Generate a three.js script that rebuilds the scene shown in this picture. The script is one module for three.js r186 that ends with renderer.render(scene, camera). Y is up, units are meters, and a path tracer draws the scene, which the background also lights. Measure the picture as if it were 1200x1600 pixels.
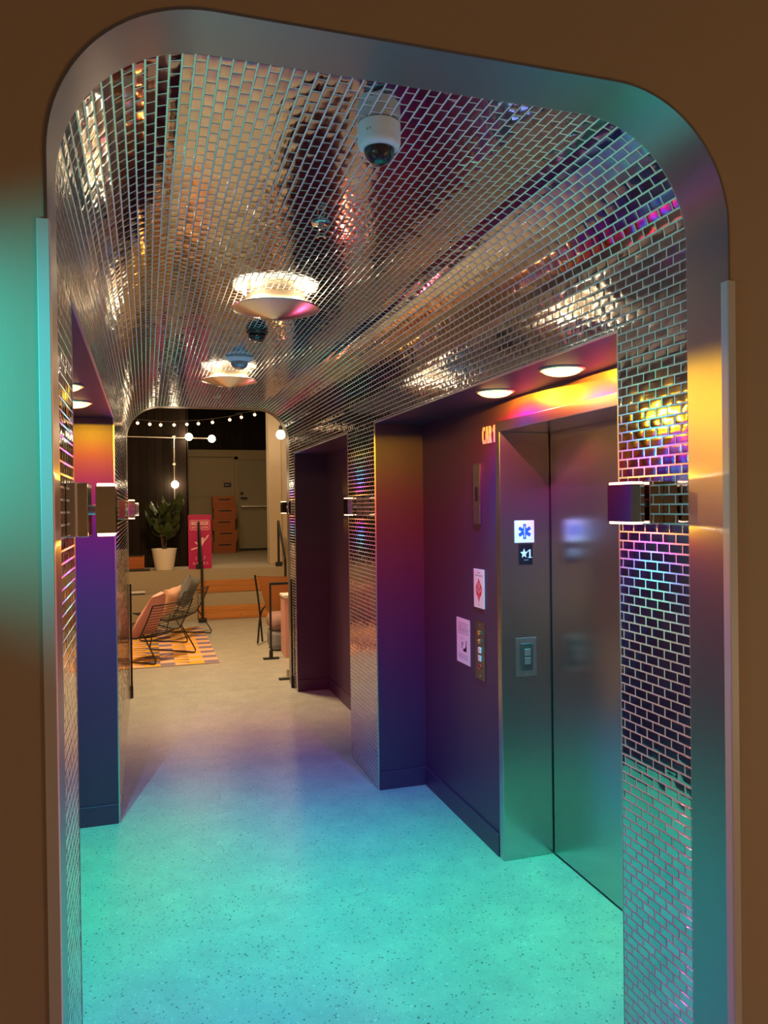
import * as THREE from 'three';
import { RoundedBoxGeometry } from 'three/addons/geometries/RoundedBoxGeometry.js';
import { mergeGeometries } from 'three/addons/utils/BufferGeometryUtils.js';
import { TextGeometry } from 'three/addons/geometries/TextGeometry.js';
import { FontLoader } from 'three/addons/loaders/FontLoader.js';
import { RectAreaLightUniformsLib } from 'three/addons/lights/RectAreaLightUniformsLib.js';

// ---------------------------------------------------------------- camera, lamps' strengths, exposure
RectAreaLightUniformsLib.init();
const scene = new THREE.Scene();
scene.background = new THREE.Color(0, 0, 0);
const renderer = new THREE.WebGLRenderer();
renderer.toneMapping = THREE.LinearToneMapping;
renderer.toneMappingExposure = 1.0;
renderer.shadowMap.enabled = true;
const camera = new THREE.PerspectiveCamera(2 * Math.atan(800 / 1202) * 180 / Math.PI, 0.75, 0.05, 60);
camera.position.set(0, 1.72, 0);
camera.rotation.order = 'YXZ';
camera.rotation.set(-0.0076, -0.2996, -0.0128);

const POWER = { down: 10.5, sconce: 0.7, dish: 0.05, lounge: 285, lobby: 4.2, teal: 3.9, globe: 0.9 };

// The depth into the corridor is written Z (forward); three.js looks along -z.
const V = (x, y, Z) => new THREE.Vector3(x, y, -Z);

// corridor measurements in metres
const XL = -0.162, XR = 1.321, XC = (XL + XR) / 2, H = 2.665, R = 0.3, HS = 2.219;
const XB = 1.631, XBL = XL - 0.31, XD = 1.891;
const Z0 = 1.5, ZT0 = 1.644, ZN = 1.946, Z1 = 4.46, Z2 = 5.1, Z3 = 7.09, ZT1 = 7.36, ZE = 7.5;
const ZJ = 3.365, ZJN = 2.1, LOUNGE = 17.5;

// ---------------------------------------------------------------- helpers
let seed = 12345;
const rnd = () => { seed = (seed * 1664525 + 1013904223) >>> 0; return seed / 4294967296; };
const rr = (a, b) => a + (b - a) * rnd();
const taken = new Map();
function numbered(name) {
  const n = taken.get(name) ?? 0; taken.set(name, n + 1);
  return n ? `${name}_${String(n).padStart(3, '0')}` : name;
}
function add(name, geometry, material, parent) {
  const m = new THREE.Mesh(geometry, material);
  m.name = parent ? name : numbered(name);
  m.castShadow = true; m.receiveShadow = true;
  (parent ?? scene).add(m);
  return m;
}
function tag(o, label, category, group, kind) {
  o.userData.label = label; o.userData.category = category;
  if (group) o.userData.group = group;
  if (kind) o.userData.kind = kind;
  return o;
}
function thing(name, label, category, p = [0, 0, 0], turn = 0, group) {
  const g = new THREE.Group(); g.name = numbered(name);
  g.position.set(p[0], p[1], -p[2]); g.rotation.y = turn;
  scene.add(g);
  return tag(g, label, category, group);
}
function shell(name, label, category) {
  const g = new THREE.Group(); g.name = name; scene.add(g);
  return tag(g, label, category, null, 'structure');
}
// a box given by its extents, with Z forward
function bx(x0, x1, y0, y1, a, b, round = 0) {
  const w = Math.abs(x1 - x0), h = Math.abs(y1 - y0), d = Math.abs(b - a);
  const g = round ? new RoundedBoxGeometry(w, h, d, 2, Math.min(round, w / 2.01, h / 2.01, d / 2.01)) : new THREE.BoxGeometry(w, h, d);
  g.translate((x0 + x1) / 2, (y0 + y1) / 2, -(a + b) / 2);
  return metric(g);
}
// uv in metres by the way each face points
function metric(g) {
  const p = g.attributes.position, n = g.attributes.normal, uv = new Float32Array(p.count * 2);
  for (let i = 0; i < p.count; i++) {
    const ax = Math.abs(n.getX(i)), ay = Math.abs(n.getY(i)), az = Math.abs(n.getZ(i));
    const [u, v] = ay >= ax && ay >= az ? [p.getX(i), p.getZ(i)] : ax >= az ? [p.getZ(i), p.getY(i)] : [p.getX(i), p.getY(i)];
    uv[2 * i] = u; uv[2 * i + 1] = v;
  }
  g.setAttribute('uv', new THREE.BufferAttribute(uv, 2));
  return g;
}
const plain = (g) => { const k = g.index ? g.toNonIndexed() : g; for (const n of Object.keys(k.attributes)) if (!['position', 'normal', 'uv'].includes(n)) k.deleteAttribute(n); return k; };
const merged = (list) => mergeGeometries(list.map(plain), false);
function rod(points, r, closed = false, sides = 8) {
  const v = points.map((p) => (p.isVector3 ? p : new THREE.Vector3(...p)));
  const c = new THREE.CatmullRomCurve3(v, closed, 'catmullrom', 0.5);
  return new THREE.TubeGeometry(c, Math.max(8, v.length * 6), r, sides, closed);
}
function bar(a, b, r, sides = 10) {
  const d = new THREE.Vector3().subVectors(b, a), g = new THREE.CylinderGeometry(r, r, d.length(), sides);
  g.applyQuaternion(new THREE.Quaternion().setFromUnitVectors(new THREE.Vector3(0, 1, 0), d.clone().normalize()));
  g.translate((a.x + b.x) / 2, (a.y + b.y) / 2, (a.z + b.z) / 2);
  return g;
}
const lathe = (pts, n = 48) => new THREE.LatheGeometry(pts.map(([x, y]) => new THREE.Vector2(x, y)), n);
function canvas(w, h, draw) {
  const c = document.createElement('canvas'); c.width = w; c.height = h;
  draw(c.getContext('2d'), w, h);
  const t = new THREE.CanvasTexture(c);
  t.wrapS = t.wrapT = THREE.RepeatWrapping;
  return t;
}
const color = (t) => { t.colorSpace = THREE.SRGBColorSpace; return t; };
const sized = (t, x, y = x) => { t.repeat.set(1 / x, 1 / y); return t; };
const rgb = (r, g, b) => new THREE.Color().setRGB(r, g, b);

// ---------------------------------------------------------------- materials
// A grey value noise that repeats, drawn as soft dots
function noiseTexture(size, dots, r0, r1, alpha, base = 128) {
  return canvas(size, size, (c) => {
    c.fillStyle = `rgb(${base},${base},${base})`; c.fillRect(0, 0, size, size);
    for (let i = 0; i < dots; i++) {
      const r = rr(r0, r1), x = rnd() * size, y = rnd() * size, v = rnd() < 0.5 ? 0 : 255;
      for (const dx of [-size, 0, size]) for (const dy of [-size, 0, size]) {
        if (x + dx + r < 0 || x + dx - r > size || y + dy + r < 0 || y + dy - r > size) continue;
        c.fillStyle = `rgba(${v},${v},${v},${alpha})`;
        c.beginPath(); c.ellipse(x + dx, y + dy, r, r * rr(0.6, 1), 0, 0, 7); c.fill();
      }
    }
  });
}
const concreteMap = color(canvas(2048, 2048, (c, w, h) => {
  c.fillStyle = 'rgb(163,167,160)'; c.fillRect(0, 0, w, h);
  const blob = (x, y, r, s, a = 1, t = 0) => { for (const dx of [-w, 0, w]) for (const dy of [-h, 0, h]) { if (x + dx + r < 0 || x + dx - r > w || y + dy + r < 0 || y + dy - r > h) continue; c.fillStyle = s; c.beginPath(); c.ellipse(x + dx, y + dy, r, r * a, t, 0, 7); c.fill(); } };
  for (let i = 0; i < 2600; i++) { const v = rnd() < 0.5 ? 120 : 215; blob(rnd() * w, rnd() * h, rr(20, 90), `rgba(${v},${v - 2},${v - 8},0.035)`, rr(0.4, 1), rnd() * 3); }
  for (let i = 0; i < 26000; i++) { const v = rr(120, 205) | 0; blob(rnd() * w, rnd() * h, rr(1, 3), `rgba(${v},${v - 3},${v - 8},0.5)`, rr(0.5, 1), rnd() * 3); }
  for (let i = 0; i < 6500; i++) { const v = rr(30, 95) | 0; blob(rnd() * w, rnd() * h, rr(1.2, 4.2), `rgba(${v},${v},${v - 4},${rr(0.4, 0.85)})`, rr(0.4, 1), rnd() * 3); }
  for (let i = 0; i < 6000; i++) { const v = rr(205, 240) | 0; blob(rnd() * w, rnd() * h, rr(1, 3.8), `rgba(${v},${v - 3},${v - 10},${rr(0.25, 0.65)})`, rr(0.4, 1), rnd() * 3); }
}));
sized(concreteMap, 2.2);
const concreteRough = sized(noiseTexture(1024, 5000, 6, 60, 0.06, 128), 2.6);
const brushed = canvas(1024, 1024, (c, w, h) => {
  c.fillStyle = 'rgb(128,128,128)'; c.fillRect(0, 0, w, h);
  for (let i = 0; i < 9000; i++) { const v = rnd() < 0.5 ? 60 : 200; c.fillStyle = `rgba(${v},${v},${v},0.10)`; const l = rr(120, 900), y = rnd() * h; const x = rnd() * w; c.fillRect(x, y, 1, l); c.fillRect(x, y - h, 1, l); }
});
const brushedSmall = sized(brushed.clone(), 0.4);
const paintBump = sized(noiseTexture(512, 9000, 2, 7, 0.12), 0.25);
const woodMap = (base, dark, seedling) => { seed = seedling; return color(canvas(512, 512, (c, w, h) => {
  c.fillStyle = base; c.fillRect(0, 0, w, h);
  for (let i = 0; i < 420; i++) { c.strokeStyle = dark.replace('A', rr(0.05, 0.22).toFixed(2)); c.lineWidth = rr(0.5, 3); const y = rnd() * h, a = rr(1, 9), f = rr(0.004, 0.012), ph = rnd() * 6; c.beginPath(); for (let x = 0; x <= w; x += 16) c.lineTo(x, y + a * Math.sin(x * f + ph)); c.stroke(); }
  for (let i = 0; i < 5; i++) { c.fillStyle = dark.replace('A', '0.5'); c.beginPath(); c.ellipse(rnd() * w, rnd() * h, rr(6, 14), rr(3, 7), 0, 0, 7); c.fill(); }
})); };
const std = (o) => new THREE.MeshStandardMaterial(o);
const phy = (o) => new THREE.MeshPhysicalMaterial(o);
const M = {
  concrete: std({ map: concreteMap, roughness: 0.33, roughnessMap: null, metalness: 0 }),
  tile: [0.54, 0.58, 0.63].map((v, i) => std({ color: rgb(v, v * 0.955, v * 0.935), metalness: 1, roughness: 0.05 + 0.02 * i })),
  grout: std({ color: rgb(0.78, 0.77, 0.74), roughness: 0.9 }),
  frame: std({ color: rgb(0.36, 0.355, 0.355), metalness: 1, roughness: 0.36, bumpMap: brushedSmall, bumpScale: 0.00012 }),
  steel: phy({ color: rgb(0.5, 0.495, 0.485), metalness: 1, roughness: 0.25, anisotropy: 0.5, bumpMap: brushedSmall, bumpScale: 0.00006 }),
  edge: std({ color: rgb(0.7, 0.69, 0.67), metalness: 1, roughness: 0.35 }),
  chrome: std({ color: rgb(0.82, 0.81, 0.8), metalness: 1, roughness: 0.045 }),
  paint: std({ color: rgb(0.075, 0.03, 0.075), roughness: 0.42, bumpMap: paintBump, bumpScale: 0.0002 }),
  guard: std({ color: rgb(0.62, 0.58, 0.54), roughness: 0.45 }),
  lobbyWall: std({ color: rgb(0.44, 0.33, 0.22), roughness: 0.75, bumpMap: paintBump, bumpScale: 0.0003 }),
  lobbyCeiling: std({ color: rgb(0.35, 0.3, 0.25), roughness: 0.9 }),
  white: std({ color: rgb(0.8, 0.8, 0.78), roughness: 0.4 }),
  black: std({ color: rgb(0.012, 0.012, 0.013), roughness: 0.4 }),
  blackMetal: std({ color: rgb(0.02, 0.02, 0.022), roughness: 0.45, metalness: 0.3 }),
  smoked: phy({ color: rgb(0.02, 0.02, 0.025), roughness: 0.05, clearcoat: 1, clearcoatRoughness: 0.03 }),
  darkPlank: [0, 1, 2].map((i) => phy({ specularIntensity: 0.25, color: rgb(0.009 + i * 0.002, 0.006 + i * 0.001, 0.004 + i * 0.001), roughness: 0.6 })),
  beige: std({ color: rgb(0.36, 0.3, 0.19), roughness: 0.7 }),
  doorPaint: std({ color: rgb(0.3, 0.27, 0.18), roughness: 0.55 }),
  column: std({ color: rgb(0.5, 0.4, 0.28), roughness: 0.7 }),
  wood: std({ map: sized(woodMap('rgb(196,132,66)', 'rgba(96,48,14,A)', 7), 0.9), roughness: 0.55 }),
  crate: std({ map: sized(woodMap('rgb(176,98,44)', 'rgba(86,38,12,A)', 9), 0.6), roughness: 0.6 }),
  crateEdge: std({ map: sized(woodMap('rgb(214,166,100)', 'rgba(120,70,30,A)', 11), 0.6), roughness: 0.6 }),
  leather: std({ color: rgb(0.55, 0.22, 0.045), roughness: 0.45 }),
  pink: std({ color: rgb(0.72, 0.36, 0.33), roughness: 0.95 }),
  blush: std({ color: rgb(0.78, 0.5, 0.38), roughness: 0.95 }),
  grey: std({ color: rgb(0.19, 0.21, 0.235), roughness: 0.95 }),
  mauve: std({ color: rgb(0.3, 0.2, 0.2), roughness: 0.9 }),
  rosePanel: std({ color: rgb(0.6, 0.33, 0.3), roughness: 0.5 }),
  leaf: std({ color: rgb(0.035, 0.06, 0.016), roughness: 0.4, side: THREE.DoubleSide }),
  soil: std({ color: rgb(0.04, 0.028, 0.018), roughness: 1 }),
  stem: std({ color: rgb(0.09, 0.06, 0.035), roughness: 0.9 }),
  pot: std({ color: rgb(0.7, 0.64, 0.56), roughness: 0.5 }),
};
const glow = (r, g, b, k) => std({ color: rgb(0.9, 0.9, 0.85), roughness: 0.4, emissive: rgb(r, g, b), emissiveIntensity: k });
M.downLens = glow(1, 0.6, 0.14, 5);
M.sconceLens = glow(1, 0.62, 0.42, 2.2);
M.dishGlow = glow(1, 0.8, 0.5, 3);
M.globe = glow(1, 0.8, 0.5, 9);
M.mini = glow(1, 0.62, 0.3, 6);
M.panelGlow = glow(1, 0.78, 0.52, 3);
// colour-shifting (dichroic) glass: what it lets through goes from green straight out to gold at the edge
const SHIFT = [[0, 0, 1, 0.52], [12, 0, 1, 0.54], [20, 0, 0.92, 0.63], [27, 0, 0.66, 0.78], [33, 0, 0.34, 0.78], [39, 0.02, 0.1, 0.6], [45, 0.1, 0.02, 0.44], [51, 0.24, 0, 0.28], [57, 0.36, 0.005, 0.16], [64, 0.38, 0.03, 0.05], [72, 0.34, 0.045, 0.01], [80, 0.23, 0.1, 0.002], [90, 0.14, 0.085, 0.002]];
function shift(deg) {
  let i = 0; while (i < SHIFT.length - 2 && deg > SHIFT[i + 1][0]) i++;
  const a = SHIFT[i], b = SHIFT[i + 1], t = Math.min(1, Math.max(0, (deg - a[0]) / (b[0] - a[0])));
  return [1, 2, 3].map((k) => a[k] + (b[k] - a[k]) * t);
}
M.dichroic = phy({ color: rgb(1, 1, 1), vertexColors: true, transmission: 1, thickness: 0, roughness: 0, metalness: 0, specularIntensity: 0.2 });
// a shallow glass bowl under (or over) a lamp that stands at its centre; sy = -1 opens downward
function dichroicBowl(rx, ry, sy) {
  const g = new THREE.SphereGeometry(1, 40, 60, 0, Math.PI * 2, 0, Math.PI / 2);
  const p = g.attributes.position, c = new Float32Array(p.count * 3);
  for (let i = 0; i < p.count; i++) {
    const x = p.getX(i) * rx, y = p.getY(i) * ry, z = p.getZ(i) * rx;
    p.setXYZ(i, x, y * sy, z);
    c.set(shift(Math.atan2(Math.hypot(x, z), y) * 180 / Math.PI), 3 * i);
  }
  g.setAttribute('color', new THREE.BufferAttribute(c, 3));
  g.computeVertexNormals();
  return g;
}
function lampPoint(parent, x, y, z, c, power, size = 0.1) {
  const l = new THREE.PointLight(c, power); l.position.set(x, y, z); l.castShadow = true; l.shadow.radius = size; l.name = 'lamp_light'; parent.add(l); return l;
}

// ---------------------------------------------------------------- the setting: floor and portal wall
{
  const f = shell('floor', 'polished concrete floor with exposed stone chips', 'floor');
  add('slab', bx(-3, 4.5, -0.12, 0, -3.2, ZT1), M.concrete, f);
  add('lounge_slab', bx(-3, 4.5, -0.12, -0.0005, ZT1 + 0.004, LOUNGE + 0.2), M.concrete, f);
  add('joint_strip', bx(-3, 4.5, -0.11, -0.003, ZT1, ZT1 + 0.004), M.black, f);
}
// outline of the corridor's opening, o metres outside its inner face, as points from the right foot over the top to the left foot
function outline(o, y0 = 0, n = 20) {
  const r = R + o, pts = [new THREE.Vector2(XR + o, y0)];
  for (let i = 0; i <= n; i++) { const a = i / n * Math.PI / 2; pts.push(new THREE.Vector2(XR - R + r * Math.cos(a), H - R + r * Math.sin(a))); }
  for (let i = 0; i <= n; i++) { const a = Math.PI / 2 + i / n * Math.PI / 2; pts.push(new THREE.Vector2(XL + R + r * Math.cos(a), H - R + r * Math.sin(a))); }
  pts.push(new THREE.Vector2(XL - o, y0));
  return pts;
}
function ringBand(o0, o1, a, b, y0 = 0) {
  const s = new THREE.Shape([...outline(o0, y0), ...outline(o1, y0).reverse()]);
  const g = new THREE.ExtrudeGeometry(s, { depth: b - a, bevelEnabled: false, curveSegments: 4 });
  g.translate(0, 0, -b);
  return metric(smoothed(g));
}
function smoothed(g) {   // smooth normals over the bends, sharp at the arrises
  const k = g.index ? g.toNonIndexed() : g, p = k.attributes.position, n = k.attributes.normal, near = new Map();
  const key = (i) => [p.getX(i), p.getY(i), p.getZ(i)].map((v) => Math.round(v * 1e4)).join();
  for (let i = 0; i < p.count; i++) (near.get(key(i)) ?? near.set(key(i), []).get(key(i))).push(i);
  const out = new Float32Array(p.count * 3), v = new THREE.Vector3(), w = new THREE.Vector3();
  for (let i = 0; i < p.count; i++) {
    v.fromBufferAttribute(n, i); const sum = new THREE.Vector3();
    for (const j of near.get(key(i))) { w.fromBufferAttribute(n, j); if (w.dot(v) > 0.8) sum.add(w); }
    sum.normalize().toArray(out, 3 * i);
  }
  k.setAttribute('normal', new THREE.BufferAttribute(out, 3));
  return k;
}
function portalWall(a, b, x0, x1, h, o = 0.006) {
  const s = new THREE.Shape([new THREE.Vector2(x0, 0), new THREE.Vector2(x0, h), new THREE.Vector2(x1, h), new THREE.Vector2(x1, 0), ...outline(o)]);
  const g = new THREE.ExtrudeGeometry(s, { depth: b - a, bevelEnabled: false });
  g.translate(0, 0, -b);
  return metric(g);
}
{
  const w = shell('wall_front', 'brown painted wall around the near end of the mirrored corridor', 'wall');
  add('portal_wall', portalWall(Z0, Z0 + 0.1, -3, 4.5, 3.4), M.lobbyWall, w);
  const t = shell('trim_1', 'brushed steel band lining the near opening of the corridor', 'trim');
  add('steel_band', ringBand(0, 0.006, Z0 - 0.002, ZT0), M.frame, t);
  const t2 = shell('trim_2', 'steel band lining the far opening of the corridor', 'trim');
  add('steel_band', ringBand(0, 0.006, ZT1, ZE + 0.002), M.frame, t2);
  const w2 = shell('wall_lounge', 'wall around the far end of the corridor', 'wall');
  add('portal_wall', portalWall(ZE - 0.06, ZE, -3, 4.5, 4.3), M.beige, w2);
  // corner guards on the near opening
  for (const [s, x, n, side] of [[1, XR, 3, 'right'], [-1, XL, 4, 'left']]) {
    const g = shell(`trim_${n}`, `pale corner guard strip on the ${side} edge of the near opening`, 'corner guard');
    const x0 = x - s * 0.003, out = x + s * 0.018;
    add('front_flange', bx(Math.min(x0, out), Math.max(x0, out), 0.002, 2.243, Z0 - 0.005, Z0 - 0.002, 0.0012), M.guard, g);
    add('inner_flange', bx(Math.min(x0, x), Math.max(x0, x), 0.002, 2.243, Z0 - 0.002, Z0 + 0.02, 0.0012), M.guard, g);
  }
  const lw = shell('wall_back', 'brown wall of the lobby behind the viewer', 'wall');
  add('lobby_panel', bx(-3, 4.5, 0, 3.4, -3.2, -3.1), M.lobbyWall, lw);
  const ls = shell('wall_lobby_left', 'brown side wall of the lobby on the left', 'wall');
  add('lobby_panel', bx(-3.1, -3, 0, 3.4, -3.2, Z0 + 0.1), M.lobbyWall, ls);
  const rs = shell('wall_lobby_right', 'brown side wall of the lobby on the right', 'wall');
  add('lobby_panel', bx(4.5, 4.6, 0, 3.4, -3.2, Z0 + 0.1), M.lobbyWall, rs);
  const c = shell('ceiling_lobby', 'dark ceiling of the lobby before the corridor', 'ceiling');
  add('ceiling_panel', bx(-3.1, 4.6, 3.4, 3.5, -3.2, Z0 + 0.1), M.lobbyCeiling, c);
}

// ---------------------------------------------------------------- mirror tiles
const TW = 0.052, TH = 0.026, JOINT = 0.0036, TT = 0.004;
// four slightly different pressed metal tiles: domed faces, rolled edges
function tileShape(k) {
  const nx = 5, ny = 4, w = 0.5, h = 0.5, pos = [], nor = [], uv = [], idx = [], b = 0.022, bt = 0.045;
  const ph = [k * 1.7, k * 2.9 + 1, k * 0.8 + 2];
  for (let j = 0; j < ny; j++) for (let i = 0; i < nx; i++) {
    const u = i / (nx - 1) * 2 - 1, v = j / (ny - 1) * 2 - 1;
    const sx = 0.030 * u * u * u + 0.012 * Math.sin(2.1 * u + ph[0]) + 0.008 * Math.sin(2.7 * v + ph[1]);
    const sy = 0.030 * v * v * v + 0.010 * Math.sin(2.3 * v + ph[2]) + 0.008 * Math.sin(2.2 * u + ph[1]);
    pos.push(u * (w - b), v * (h - bt), 1); nor.push(sx, sy, 1); uv.push((u + 1) / 2, (v + 1) / 2);
  }
  for (let j = 0; j < ny - 1; j++) for (let i = 0; i < nx - 1; i++) { const a = j * nx + i; idx.push(a, a + 1, a + nx, a + 1, a + nx + 1, a + nx); }
  const ring = [[-1, -1], [1, -1], [1, 1], [-1, 1]];
  for (let e = 0; e < 4; e++) {
    const [ax, ay] = ring[e], [cx, cy] = ring[(e + 1) % 4], n = [(ax + cx) / 2, (ay + cy) / 2], s = pos.length / 3;
    for (const [x, y] of [[ax, ay], [cx, cy]]) { pos.push(x * (w - b), y * (h - bt), 1); nor.push(n[0] * 0.55, n[1] * 0.55, 1); uv.push(0, 0); }
    for (const [x, y] of [[ax, ay], [cx, cy]]) { pos.push(x * w, y * h, 0.78); nor.push(n[0], n[1], 0.4); uv.push(0, 0); }
    for (const [x, y] of [[ax, ay], [cx, cy]]) { pos.push(x * w, y * h, 0); nor.push(n[0], n[1], 0.02); uv.push(0, 0); }
    idx.push(s, s + 2, s + 1, s + 1, s + 2, s + 3, s + 2, s + 4, s + 3, s + 3, s + 4, s + 5);
  }
  const g = new THREE.BufferGeometry();
  g.setAttribute('position', new THREE.Float32BufferAttribute(pos, 3));
  g.setAttribute('normal', new THREE.Float32BufferAttribute(nor, 3));
  g.setAttribute('uv', new THREE.Float32BufferAttribute(uv, 2));
  g.setIndex(idx);
  return g;
}
// the unit tile scaled to a real full size keeps its slopes small: build it in metres
const tileShapes = [0, 1, 2, 3].map((k) => { const g = tileShape(k); const p = g.attributes.position, n = g.attributes.normal; const v = new THREE.Vector3(); for (let i = 0; i < p.count; i++) { p.setXYZ(i, p.getX(i) * (TW - JOINT), p.getY(i) * (TH - JOINT), p.getZ(i) * TT); v.fromBufferAttribute(n, i).normalize(); n.setXYZ(i, v.x, v.y, v.z); } return g; });
const camM = new THREE.Matrix4();
camera.updateMatrixWorld(); camera.updateProjectionMatrix();
camM.multiplyMatrices(camera.projectionMatrix, camera.matrixWorldInverse);
// rows: {p(point on the row's middle line at depth 0, Vector2), t (direction along the girth), n (into the corridor), h, odd, spans [[a,b]...]}
function tileField(parent, rows) {
  const list = [];
  const q = new THREE.Vector3();
  for (const row of rows) {
    for (const [a, b] of row.spans) {
      let z = ZT0 + (row.odd ? -TW / 2 : 0);
      for (; z < b; z += TW) {
        const s = Math.max(z, a), e = Math.min(z + TW, b);
        if (e - s < 0.008) continue;
        const w = e - s - JOINT, h = row.h - JOINT, zc = (s + e) / 2;
        // axes: x along -Z (three +z), y along the girth, z = normal
        const ax = new THREE.Vector3(0, 0, 1), nn = new THREE.Vector3(row.n.x, row.n.y, 0).normalize();
        const ay = new THREE.Vector3().crossVectors(nn, ax);
        const m = new THREE.Matrix4().makeBasis(ax, ay, nn);
        const tilt = new THREE.Matrix4().makeRotationFromEuler(new THREE.Euler(rr(-1, 1) * 0.010, rr(-1, 1) * 0.010, 0));
        m.multiply(tilt).multiply(new THREE.Matrix4().makeScale(w / (TW - JOINT), h / (TH - JOINT), 1));
        m.setPosition(row.p.x - row.n.x * TT, row.p.y - row.n.y * TT, -zc);
        let area = 0;
        q.set(row.p.x, row.p.y, -zc).applyMatrix4(camM);
        if (Math.abs(q.x) < 1 && Math.abs(q.y) < 1 && q.z < 1) {
          const c1 = new THREE.Vector3(row.p.x, row.p.y, -zc + w / 2).applyMatrix4(camM).sub(q), c2 = new THREE.Vector3(row.p.x + ay.x * h / 2, row.p.y + ay.y * h / 2, -zc).applyMatrix4(camM).sub(q);
          area = Math.abs(c1.x * c2.y - c1.y * c2.x);
        }
        list.push({ m, area, k: (rnd() * 4) | 0, t: (rnd() * 3) | 0 });
      }
    }
  }
  list.sort((a, b) => b.area - a.area);
  for (const t of list.slice(0, 300)) {
    const o = add('mirror_tile', tileShapes[t.k], M.tile[t.t], parent);
    o.matrixAutoUpdate = false; o.matrix.copy(t.m); o.matrix.decompose(o.position, o.quaternion, o.scale); o.matrixAutoUpdate = true;
  }
  const rest = list.slice(300), vc = tileShapes[0].attributes.position.count, ic = tileShapes[0].index.count;
  const pos = new Float32Array(rest.length * vc * 3), nor = new Float32Array(rest.length * vc * 3), uv = new Float32Array(rest.length * vc * 2), idx = new Uint32Array(rest.length * ic);
  const v = new THREE.Vector3(), nm = new THREE.Matrix3();
  rest.forEach((t, r) => {
    const g = tileShapes[t.k]; nm.getNormalMatrix(t.m);
    for (let i = 0; i < vc; i++) {
      v.fromBufferAttribute(g.attributes.position, i).applyMatrix4(t.m).toArray(pos, (r * vc + i) * 3);
      v.fromBufferAttribute(g.attributes.normal, i).applyMatrix3(nm).normalize().toArray(nor, (r * vc + i) * 3);
      uv[(r * vc + i) * 2] = g.attributes.uv.getX(i); uv[(r * vc + i) * 2 + 1] = g.attributes.uv.getY(i);
    }
    for (let i = 0; i < ic; i++) idx[r * ic + i] = g.index.getX(i) + r * vc;
  });
  const g = new THREE.BufferGeometry();
  g.setAttribute('position', new THREE.BufferAttribute(pos, 3)); g.setAttribute('normal', new THREE.BufferAttribute(nor, 3)); g.setAttribute('uv', new THREE.BufferAttribute(uv, 2)); g.setIndex(new THREE.BufferAttribute(idx, 1));
  const o = add('mirror_tile_field', g, M.tile[1], parent);
  o.userData.kind = 'stuff'; o.userData.label = 'the many smaller mirror tiles farther along';
  return list.length;
}
const HW = H - R;                                  // where the bend begins
const nWall = Math.round(HW / TH), rowW = HW / nWall;
function wallRows(side) {
  const s = side === 'right' ? 1 : -1, x = s > 0 ? XR : XL, rows = [];
  for (let k = 0; k < nWall; k++) {
    const y0 = k * rowW, y1 = y0 + rowW, odd = k % 2;
    const low = s > 0 ? [[ZT0, ZN], [Z1, Z2], [Z3, ZT1]] : [[ZT0, ZN], [Z1, ZT1]];
    const over = s > 0 ? [[ZN, Z1], [Z2, Z3]] : [[ZN, Z1]];
    const n = new THREE.Vector2(-s, 0);
    if (y0 >= HS) { rows.push({ p: new THREE.Vector2(x, (y0 + y1) / 2), n, h: rowW, odd, spans: [[ZT0, ZT1]] }); continue; }
    rows.push({ p: new THREE.Vector2(x, (y0 + y1) / 2), n, h: rowW, odd, spans: low });
    if (y1 > HS + 0.008) rows.push({ p: new THREE.Vector2(x, (HS + 0.006 + y1) / 2), n, h: y1 - HS - 0.006, odd, spans: over });
  }
  return rows;
}
function ceilingRows() {
  const rows = [], nArc = Math.round(R * Math.PI / 2 / TH), nFlat = Math.round((XR - XL - 2 * R) / TH), wFlat = (XR - XL - 2 * R) / nFlat, wArc = R * Math.PI / 2 / nArc;
  let k = nWall;
  for (let i = 0; i < nArc; i++, k++) { const a = (i + 0.5) / nArc * Math.PI / 2; rows.push({ p: new THREE.Vector2(XR - R + R * Math.cos(a), H - R + R * Math.sin(a)), n: new THREE.Vector2(-Math.cos(a), -Math.sin(a)), h: wArc, odd: k % 2, spans: [[ZT0, ZT1]] }); }
  for (let i = 0; i < nFlat; i++, k++) rows.push({ p: new THREE.Vector2(XR - R - (i + 0.5) * wFlat, H), n: new THREE.Vector2(0, -1), h: wFlat, odd: k % 2, spans: [[ZT0, ZT1]] });
  for (let i = 0; i < nArc; i++, k++) { const a = Math.PI / 2 + (i + 0.5) / nArc * Math.PI / 2; rows.push({ p: new THREE.Vector2(XL + R + R * Math.cos(a), H - R + R * Math.sin(a)), n: new THREE.Vector2(-Math.cos(a), -Math.sin(a)), h: wArc, odd: k % 2, spans: [[ZT0, ZT1]] }); }
  return rows;
}
const GO = 0.001;                                 // the grout lies this far behind the tiles' faces
{
  const c = shell('ceiling', 'curved ceiling clad in mirror finish brick tiles', 'ceiling');
  add('grout_bed', ringBand(GO, 0.05, ZT0, ZT1, HW), M.grout, c);
  tileField(c, ceilingRows());
  const deck = shell('ceiling_deck', 'hidden deck above the corridor', 'ceiling');
  add('deck_panel', bx(-3, 4.5, 2.9, 3.0, Z0 + 0.1, ZE - 0.06), M.lobbyCeiling, deck);
}
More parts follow.
